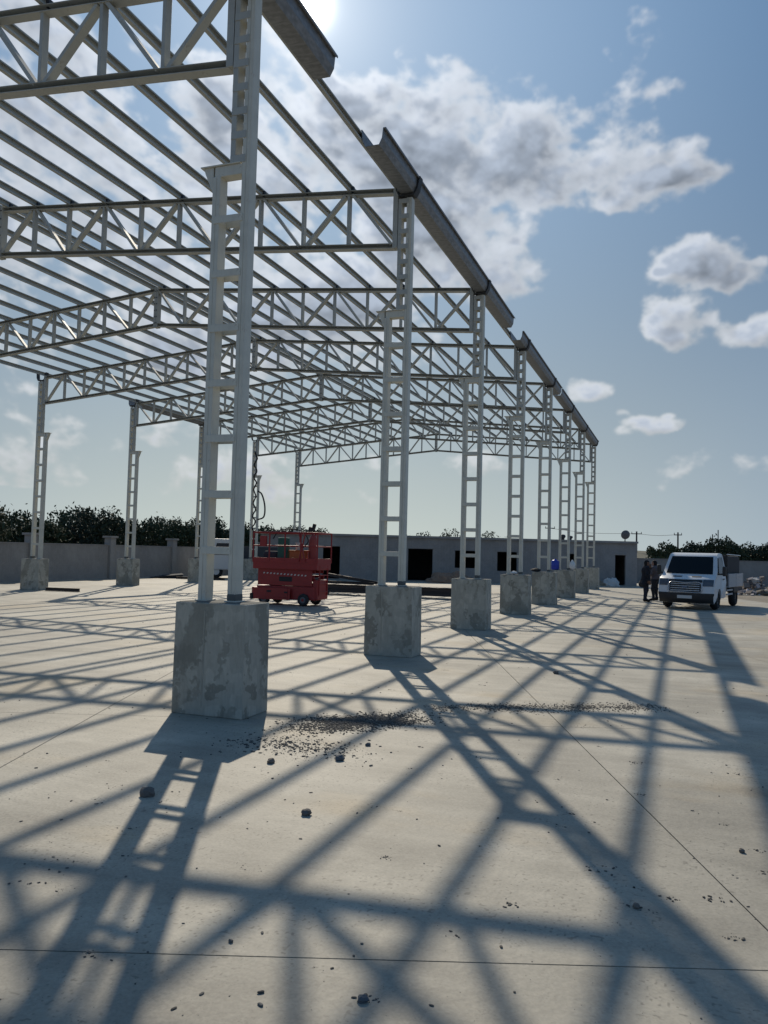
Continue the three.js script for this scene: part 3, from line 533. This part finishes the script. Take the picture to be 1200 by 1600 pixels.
  put('welding_hose', 'black hose draped over the scissor lift railing', 'hose', hose.clone(), blk, [0, .0, 0]);
  put('tool_drum', 'dark green drum on the scissor lift platform', 'drum', new THREE.LatheGeometry([[0, 0], [.19, 0], [.2, .05], [.19, .3], [.2, .33], [.19, .75], [.17, .78], [0, .78]].map((p) => new THREE.Vector2(...p)), 16), green, [-.32, 1.37, 0]);
  put('tool_crate', 'orange plastic crate on the scissor lift platform', 'crate', merge(rbox(.5, .36, .4, .03, 0, .18, 0), rbox(.54, .05, .44, .02, 0, .36, 0)), orange, [.18, 1.37, -.1]);
  put('gas_bottle', 'tall red gas bottle standing on the scissor lift platform', 'gas bottle', new THREE.LatheGeometry([[0, 0], [.13, 0], [.14, .04], [.14, .72], [.1, .84], [.05, .88], [.05, .96], [0, .97]].map((p) => new THREE.Vector2(...p)), 16), mat(.30, .05, .04, .45), [.62, 1.37, -.22]);
  put('tool_bag', 'dark soft tool bag on the scissor lift platform', 'bag', new RoundedBoxGeometry(.55, .34, .35, 4, .1).translate(0, .17, 0), mat(.04, .045, .055, .9), [-.78, 1.37, -.1]);
  put('cement_bucket', 'pale bucket on the scissor lift platform', 'bucket', new THREE.LatheGeometry([[0, 0], [.11, 0], [.14, .26], [.15, .27], [.13, .27], [.1, .02]].map((p) => new THREE.Vector2(...p)), 16), pale, [.2, 1.73, -.1]);
}
// ---------------------------------------------------------------- steel stock lying on the slab
{
  const bar = (label, x0, z0, x1, z1, n, y0, w, h, gap, name = 'steel_beam_stack') => {
    const len = Math.hypot(x1 - x0, z1 - z0), t = thing(name, label, 'steel stack', [x0, 0, z0], Math.atan2(-(z1 - z0), x1 - x0));
    const prof = [[-w / 2, 0], [w / 2, 0], [w / 2, .012], [.006, .02], [.006, h - .02], [w / 2, h - .012], [w / 2, h], [-w / 2, h], [-w / 2, h - .012], [-.006, h - .02], [-.006, .02], [-w / 2, .012]];
    const g = uvMetres(extrude(prof, len).rotateY(Math.PI / 2), .5);
    for (let r = 0; r < n[0]; r++) for (let c = 0; c < n[1]; c++) part('beam', g, (r + c) % 3 ? rawSteel : darkSteel, t, [rr(-.12, .12), y0 + .1 + r * (h + .004), -c * (w + gap)]);
    for (const s of [.15, .5, .85]) part('timber_bearer', box(.1, .1, n[1] * (w + gap) + .1), bark, t, [len * s, .052, -(n[1] - 1) * (w + gap) / 2]);
    return t;
  };
  bar('long dark stack of steel beams lying behind the second pedestal', -10.2, -29.6, -2.6, -30.2, [2, 4], 0, .13, .16, .03);
  const sk = (label, a, b, r = .05) => { const A = new THREE.Vector3(...a), d = new THREE.Vector3(...b).sub(A), L = d.length(), g = uvMetres(merge(box(L, .11, .012, L / 2, 0, 0), box(L, .012, .09, L / 2, .055, 0), box(L, .012, .09, L / 2, -.055, 0)), .5); const m = single('loose_beam', label, 'beam', g, rawSteel, a, 0, 'loose steel beams'); m.quaternion.setFromUnitVectors(new THREE.Vector3(1, 0, 0), d.normalize()); return m; };
  sk('loose grey beam tilted over the left end of the beam stack', [-9.6, .75, -31.4], [-6.9, .5, -30.35]);
  sk('loose grey beam leaning on the stack beside the scissor lift', [-10.3, .42, -31.6], [-7.1, .47, -30.3]);
  sk('short beam offcut on the slab behind the stack, right of the second column', [-5.9, .07, -34.6], [-4.6, .07, -33.2]);
  sk('short beam offcut lying nearest the third pedestal', [-5.0, .07, -34.9], [-3.7, .07, -33.3]);
  sk('single offcut lying in front of the left boundary wall', [-21.6, .07, -37.7], [-18.9, .07, -38.3]);
  sk('thin bar lying right of the pedestal of the fourth left-hand column', [-17.8, .07, -23.9], [-16.4, .07, -24.1]);
  // sheets against the left wall
  const sheet = mat(.045, .05, .055, .9);
  const s = thing('sheet_pile', 'dark pile of sheets slumped at the foot of the left wall', 'pile', [-22.6, 0, -38.2], .4);
  for (let k = 0; k < 4; k++) part('sheet', box(1.7 - .2 * k, .03, .7), sheet, s, [.12 * k, .04 + .05 * k, 0], [.02 * k, .12 * k, .02 * k]);
}
// ---------------------------------------------------------------- old white truck by the left wall
{
  const wht = mat(.66, .66, .64, .45), blk = mat(.02, .022, .025, .75), win = mat(.015, .02, .025, .15), tyre = mat(.02, .02, .02, .9), bed = mat(.035, .045, .06, .8);
  const t = thing('small_truck', 'old white truck cab with dark bed parked by the left wall', 'truck', [-20.5, 0, -41.75], .57);
  const cabS = [[-1.7, .55], [.05, .55], [.05, 2.15], [-.1, 2.26], [-1.2, 2.26], [-1.5, 1.5], [-1.78, 1.35], [-1.8, .7]];
  part('cab', new THREE.ExtrudeGeometry(new THREE.Shape(cabS.map((p) => new THREE.Vector2(...p))), { depth: 1.56, bevelEnabled: true, bevelSize: .05, bevelThickness: .05, bevelSegments: 2 }).translate(0, 0, -.78), wht, t);
  for (const s of [-1, 1]) {
    part('side_window', extrude([[-.15, 1.48], [-.15, 2.05], [-.95, 2.05], [-1.15, 1.48]].reverse(), .012), win, t, [0, 0, s * .838 - .006]);
    part('door_frame', merge(box(.03, 1.4, .01, -.05, 1.4, 0), box(1.2, .03, .01, -.6, 1.38, 0)), blk, t, [0, 0, s * .838]);
    for (const x of [-.95, 1.6]) { const w = part('wheel', new THREE.TorusGeometry(.28, .11, 8, 20), tyre, t, [x, .39, s * .7]); part('rim', cyl(.22, .12, 12).rotateX(Math.PI / 2), wht, w); }
    part('bed_side', rbox(2.5, .9, .06, .01), bed, t, [1.42, 1.45, s * .82]);
  }
  part('bed_floor', box(2.5, .1, 1.6), bed, t, [1.42, .98, 0]);
  part('bed_end', merge(box(.06, .9, 1.56, 2.64, 1.45, 0), box(.06, 1.2, 1.56, .2, 1.6, 0)), bed, t);
  part('chassis', merge(box(3.9, .18, .7, .6, .68, 0), box(1.0, .3, 1.5, .9, .6, 0)), blk, t);
  part('windscreen', box(.012, .72, 1.4), win, t, [-1.41, 1.88, 0], [0, 0, -.38]);
}
// ---------------------------------------------------------------- hose on a far column, things left on pedestals
{
  const blk = mat(.02, .02, .022, .8), x = -WID + .47, z = zf(7);
  single('hanging_hose', 'black hose looped from the seventh left-hand column', 'hose', tube([[x, 5.1, z + .1], [x + .25, 4.95, z + .15], [x + .5, 4.2, z + .15], [x + .42, 3.6, z + .12], [x + .02, 3.45, z + .08]], .045, 40), blk, [0, 0, 0]);
  single('cable_bundle', 'dark cable bundle wound up the seventh left-hand column', 'cable', tube(Array.from({ length: 26 }, (_, i) => [-WID + .26 + .09 * Math.sin(i * 1.7), 2.4 + i * .2, z + .10 + .03 * Math.cos(i * 2.1)]), .04, 120), blk, [0, 0, 0]);
  single('blue_drum', 'blue plastic drum standing on the sixth right-hand pedestal', 'drum', new THREE.LatheGeometry([[0, 0], [.16, 0], [.175, .04], [.175, .16], [.19, .18], [.175, .2], [.175, .36], [.12, .42], [.06, .43], [.06, .47], [0, .47]].map((p) => new THREE.Vector2(...p)), 20), mat(.02, .05, .42, .35), [-.60, HP + .006, zf(6) + .05]);
  const bag = (() => { const g = new THREE.SphereGeometry(1, 24, 16), p = g.attributes.position; for (let i = 0; i < p.count; i++) { const a = p.getX(i), b = p.getY(i), c = p.getZ(i), n = fbm(a * 2, b * 2, c * 2 + 4, 3), w = b > 0 ? 1 - .55 * b : 1; p.setXYZ(i, a * .13 * w * (1 + .5 * n), Math.max(0, (b + 1) * .23), c * .12 * w * (1 + .5 * n)); } g.computeVertexNormals(); return g; })();
  single('white_bag', 'white plastic bag standing on the sixth right-hand pedestal', 'bag', bag, mat(.75, .75, .73, .6), [.13, HP + .006, zf(6) + .1]);
  single('glove_heap', 'dark crumpled cloth on the fifth right-hand pedestal', 'cloth', bag.clone().scale(1.5, .3, 1), blk, [-.5, HP + .006, zf(5) + .1]);
  single('paper_scrap', 'small white scrap lying on the fourth right-hand pedestal', 'scrap', bag.clone().scale(.8, .25, .8), mat(.7, .7, .68, .8), [-.24, HP + .006, zf(4) + .1]);
}
// ---------------------------------------------------------------- rubble and stones
function stoneGeo(s, sd, flat = .7, det = 2) { const g = new THREE.IcosahedronGeometry(s, det), p = g.attributes.position; for (let i = 0; i < p.count; i++) { const x = p.getX(i) / s, y = p.getY(i) / s, z = p.getZ(i) / s, n = 1 + .75 * fbm(x * 1.1 + sd, y * 1.1, z * 1.1, 3); p.setXYZ(i, x * s * n, Math.round(y * 6 * n) / 6 * .35 * s * flat + y * s * n * flat * .65, z * s * n * .85); } g.computeVertexNormals(); g.translate(0, s * flat * .62, 0); return g; }
{
  seed = 99;
  const rock = [mat(.13, .12, .11, .95), mat(.10, .11, .12, .95), mat(.16, .14, .12, .95)];
  const st = [[.93, -4.83, .055, 'largest loose stone, on the shadow of the nearest column'], [1.77, -6.31, .042, 'blue-grey stone on the slab right of the dark gravel patch'], [1.29, -5.99, .036, 'squarish stone at the near edge of the dark gravel patch'], [2.12, -4.93, .036, 'dark stone in the sunlit slab between the two column shadows'], [1.8, -6.89, .026, 'small brown stone just beyond the blue-grey one'],
    [4.25, -4.34, .02, 'dark flat clod in the wide diagonal shadow at lower right'], [2.72, -12.3, .045, 'dark lone stone beside the third pedestal shadow'], [3.29, -3.02, .022, 'dark damp clod by the saw cut at the bottom'], [4.81, -5.41, .02, 'small brown clod right of the long saw cut'], [2.57, -3.23, .012, 'tiny black pebble on the sunlit bottom slab']];
  st.forEach(([x, z, s, l], i) => { const m = single('loose_stone', l, 'stone', stoneGeo(s, i * 3.1), rock[i % 3], [x, 0, z], i, 'loose stones on the slab'); });
  // gravel strewn on the slab: far too many to count
  const grain = stoneGeo(1, 4.4, .6, 1), gm = mat(1, 1, 1, .95);
  const list = [];
  const put = (x, z, s, c) => list.push([x, z, s, c]);
  const dense = (x, z) => fbm(x * 2.2, z * 2.2, 2.2, 4) > rr(-.5, .25);
  for (let i = 0; i < 24000; i++) { const a = gauss() * .62, b = gauss() * .30, x = 1.35 + a * .68 + b * .73, z = -7.8 - a * .73 + b * .68; if (dense(x, z)) put(x, z, .0016 + .011 * Math.pow(rnd(), 5), rr(.045, .11)); }
  for (let i = 0; i < 9000; i++) { const t = rnd(), x = 1.9 + t * 2.3 + gauss() * .2, z = -8.9 - t * 1.25 + gauss() * .24; if (dense(x, z)) put(x, z, .0016 + .009 * Math.pow(rnd(), 5), rr(.05, .12)); }
  for (let i = 0; i < 1100; i++) { const x = 1.25 + gauss() * .55, z = -6.6 + gauss() * .32; put(x, z, .0025 + .012 * Math.pow(rnd(), 4), rr(.06, .14)); }
  for (let k = 0; k < 110; k++) { const x = rr(-2, 7), z = rr(-13, -2.3), n = 4 + Math.floor(rnd() * 16), w = rr(.02, .14); for (let i = 0; i < n; i++) put(x + gauss() * w, z + gauss() * w * .6, .0016 + .007 * Math.pow(rnd(), 4), rr(.05, .13)); }
  for (const [x, z] of [[4.25, -4.34], [4.42, -4.52], [3.66, -4.11], [4.93, -5.48], [4.64, -4.62], [4.91, -5.1], [4.7, -4.19], [4.18, -6.41], [3.29, -3.05]]) for (let i = 0; i < 14; i++) put(x + gauss() * .05, z + gauss() * .03, .002 + .009 * rnd() * rnd(), rr(.05, .1));
  for (let i = 0; i < 12000; i++) put(rr(-14, 9), -2 - 30 * Math.pow(rnd(), 1.8), .0016 + .0085 * Math.pow(rnd(), 8), rr(.05, .16));
  const im = new THREE.InstancedMesh(grain, gm, list.length), M = new THREE.Matrix4(), Q = new THREE.Quaternion(), C = new THREE.Color();
  list.forEach(([x, z, s, c], i) => { Q.setFromAxisAngle(new THREE.Vector3(0, 1, 0), rnd() * 6); M.compose(new THREE.Vector3(x, 0, z), Q, new THREE.Vector3(s * rr(.8, 1.6), s * rr(.5, 1), s)); im.setMatrixAt(i, M); im.setColorAt(i, C.setRGB(c * 1.05, c, c * .92)); });
  im.name = 'gravel'; im.castShadow = im.receiveShadow = true; im.userData = { kind: 'stuff', label: 'dark gravel and crumbs of soil strewn over the slab', category: 'gravel' }; scene.add(im);
  // rubble heap behind the van
  const rub = [], cols = [[.3, .28, .26], [.5, .48, .46], [.2, .17, .15], [.4, .36, .36], [.14, .12, .11]];
  const R = new THREE.InstancedMesh(new THREE.BoxGeometry(1, 1, 1), mat(1, 1, 1, .95), 900);
  for (let i = 0; i < 900; i++) { const t = rnd(), x = 7.1 + t * 10, z = -48.2 + gauss() * 1.5 + t * 1.0, edge = sm(0, .12, t), y = Math.max(.02, .9 * edge * Math.exp(-Math.pow((z + 48.2 - t) / 1.0, 2)) * rnd() * (.7 + .3 * Math.sin(t * 9))), s = .06 + .26 * Math.pow(rnd(), 3), c = cols[Math.floor(rnd() * 5)], w = rr(.8, 1.2); Q.setFromEuler(new THREE.Euler(rr(0, 6), rr(0, 6), rr(0, 6))); M.compose(new THREE.Vector3(x, y, z), Q, new THREE.Vector3(s * rr(.8, 2), s * rr(.3, 1), s)); R.setMatrixAt(i, M); R.setColorAt(i, C.setRGB(c[0] * w, c[1] * w, c[2] * w)); }
  R.name = 'rubble'; R.castShadow = R.receiveShadow = true; R.userData = { kind: 'stuff', label: 'heap of broken concrete rubble behind the van', category: 'rubble' }; scene.add(R);
  const hg = new THREE.SphereGeometry(1, 40, 12, 0, Math.PI * 2, 0, Math.PI / 2), hp = hg.attributes.position; for (let i = 0; i < hp.count; i++) { const x = hp.getX(i), y = hp.getY(i), z = hp.getZ(i), n = fbm(x * 4, y * 2, z * 2, 4); hp.setXYZ(i, x * 5, Math.max(0, y * .45 * (1 + 1.2 * n)), z * 1.6 * (1 + n)); } hg.computeVertexNormals();
  single('rubble_mound', 'earthy core of the rubble heap behind the van', 'mound', hg, earthMat.clone(), [12.0, -.03, -47.9], .08);
}
// ---------------------------------------------------------------- people
function person(label, x, z, turn, J, cols, coat) {
  // joints [x, y, z, radius]; bones join them; smooth-min field meshed by marching cubes
  const t = thing('person', label, 'person', [x, 0, z], turn, 'people beside the van');
  const bones = [['pel', 'chest'], ['chest', 'neck'], ['neck', 'head'], ['chest', 'shL'], ['chest', 'shR'], ['shL', 'elL'], ['elL', 'wrL'], ['shR', 'elR'], ['elR', 'wrR'], ['pel', 'hiL'], ['pel', 'hiR'], ['hiL', 'knL'], ['knL', 'anL'], ['hiR', 'knR'], ['knR', 'anR'], ['anL', 'toL'], ['anR', 'toR'], ['wrL', 'haL'], ['wrR', 'haR'], ['head', 'face'], ...coat];
  const n = 84, S = 1.0, mc = new MarchingCubes(n, mat(1, 1, 1), false, false, 90000); mc.isolation = 0;
  const cy = .88, B = bones.map(([a, b]) => { const A = J[a], C = J[b], d = [C[0] - A[0], C[1] - A[1], C[2] - A[2]]; return [A, C, d, d[0] * d[0] + d[1] * d[1] + d[2] * d[2] + 1e-9]; });
  const sdf = (px, py, pz) => { let s = 0; const k = 26; for (const [A, C, d, L] of B) { const ax = px - A[0], ay = py - A[1], az = pz - A[2]; let h = (ax * d[0] + ay * d[1] + az * d[2]) / L; h = h < 0 ? 0 : h > 1 ? 1 : h; const ex = ax - d[0] * h, ey = ay - d[1] * h, ez = az - d[2] * h; s += Math.exp(-k * 1.6 * (Math.sqrt(ex * ex + ey * ey + ez * ez) - (A[3] + (C[3] - A[3]) * h))); } return -Math.log(s + 1e-30) / (k * 1.6); };
  for (let k = 0; k < n; k++) for (let j = 0; j < n; j++) for (let i = 0; i < n; i++) mc.field[k * n * n + j * n + i] = -sdf((i - n / 2) / (n / 2) * S, (j - n / 2) / (n / 2) * S + cy, (k - n / 2) / (n / 2) * S);
  mc.update();
  const cnt = mc.count, pos = new Float32Array(cnt * 3), nor = new Float32Array(cnt * 3), col = new Float32Array(cnt * 3);
  for (let i = 0; i < cnt; i++) { const X = mc.positionArray[3 * i], Y = mc.positionArray[3 * i + 1] + cy, Z = mc.positionArray[3 * i + 2]; pos.set([X, Y, Z], 3 * i); nor.set([mc.normalArray[3 * i], mc.normalArray[3 * i + 1], mc.normalArray[3 * i + 2]], 3 * i);
    const dh = (j, r) => Math.hypot(X - J[j][0], Y - J[j][1], Z - J[j][2]) < r; let c = cols.top; if (Y < .1) c = cols.shoe; else if (Y < cols.hem && !dh('haL', .13) && !dh('haR', .13)) c = cols.low; if (Y > J.neck[1] + .02) c = (Y > J.head[1] + .03 || Z < J.head[2] - .01) && dh('head', .3) ? cols.hair : (dh('head', .3) ? cols.skin : cols.top); if (dh('haL', .09) || dh('haR', .09)) c = cols.skin; col.set(c, 3 * i); }
  const g = new THREE.BufferGeometry(); g.setAttribute('position', new THREE.BufferAttribute(pos, 3)); g.setAttribute('normal', new THREE.BufferAttribute(nor, 3)); g.setAttribute('color', new THREE.BufferAttribute(col, 3));
  // fingers
  const extra = []; for (const s of ['L', 'R']) { const h = J['ha' + s], w = J['wr' + s], d = new THREE.Vector3(h[0] - w[0], h[1] - w[1], h[2] - w[2]).normalize(), side = new THREE.Vector3(0, 0, 1).cross(d).normalize(), up = d.clone().cross(side);
    for (let f = 0; f < 5; f++) { const o = f < 4 ? (f - 1.5) * .02 : -.045, L = [.07, .08, .075, .06, .05][f], a = new THREE.Vector3(h[0], h[1], h[2]).addScaledVector(up, o).addScaledVector(d, f < 4 ? .03 : -.02), b = a.clone().addScaledVector(d, L).addScaledVector(side, .02).addScaledVector(up, f < 4 ? 0 : -.02); extra.push(rod(a.toArray(), b.toArray(), .0095, 6)); } }
  const fg = merge(extra); fg.deleteAttribute('uv'); const fc = new Float32Array(fg.attributes.position.count * 3); for (let i = 0; i < fc.length; i += 3) fc.set(cols.skin, i); fg.setAttribute('color', new THREE.BufferAttribute(fc, 3));
  part('body', mergeGeometries([g, fg]), new THREE.MeshStandardMaterial({ vertexColors: true, roughness: .9 }), t);
  return t;
}
{
  const base = { pel: [0, .95, 0, .15], chest: [0, 1.28, 0, .155], neck: [0, 1.46, .01, .06], head: [0, 1.60, .03, .095], face: [0, 1.55, .06, .075], shL: [.18, 1.38, 0, .07], shR: [-.18, 1.38, 0, .07], hiL: [.09, .88, 0, .105], hiR: [-.09, .88, 0, .105] };
  person('person in dark navy loose clothing standing left of the van, hand at face', 3.18, -34.5, 1.9, { ...base, elL: [.30, 1.16, .1, .052], wrL: [.14, 1.38, .22, .04], haL: [.08, 1.47, .2, .04], elR: [-.27, 1.12, -.03, .052], wrR: [-.28, .88, .05, .04], haR: [-.28, .8, .07, .038], knL: [.1, .5, .05, .085], anL: [.09, .09, 0, .05], toL: [.1, .05, .17, .045], knR: [-.11, .5, -.03, .085], anR: [-.1, .09, -.08, .05], toR: [-.12, .05, .09, .045], c1: [.12, .72, -.12, .14], c2: [-.12, .72, -.1, .14] },
    { top: [.012, .014, .022], low: [.015, .02, .04], shoe: [.01, .01, .01], hem: .62, hair: [.01, .01, .01], skin: [.22, .13, .09] }, [['pel', 'c1'], ['pel', 'c2']]);
  person('person in a greyish shirt standing between the dark-clad person and the van', 3.50, -35.6, -2.0, { ...base, elL: [.26, 1.12, .06, .05], wrL: [.25, .92, .2, .038], haL: [.23, .86, .26, .036], elR: [-.26, 1.12, .05, .05], wrR: [-.24, .95, .2, .038], haR: [-.22, .9, .26, .036], knL: [.1, .5, .04, .075], anL: [.1, .09, 0, .048], toL: [.12, .05, .16, .042], knR: [-.1, .5, 0, .075], anR: [-.1, .09, -.04, .048], toR: [-.12, .05, .12, .042] },
    { top: [.13, .11, .12], low: [.02, .025, .035], shoe: [.015, .015, .015], hem: .92, hair: [.012, .01, .01], skin: [.30, .17, .13] }, []);
}
renderer.render(scene, camera);
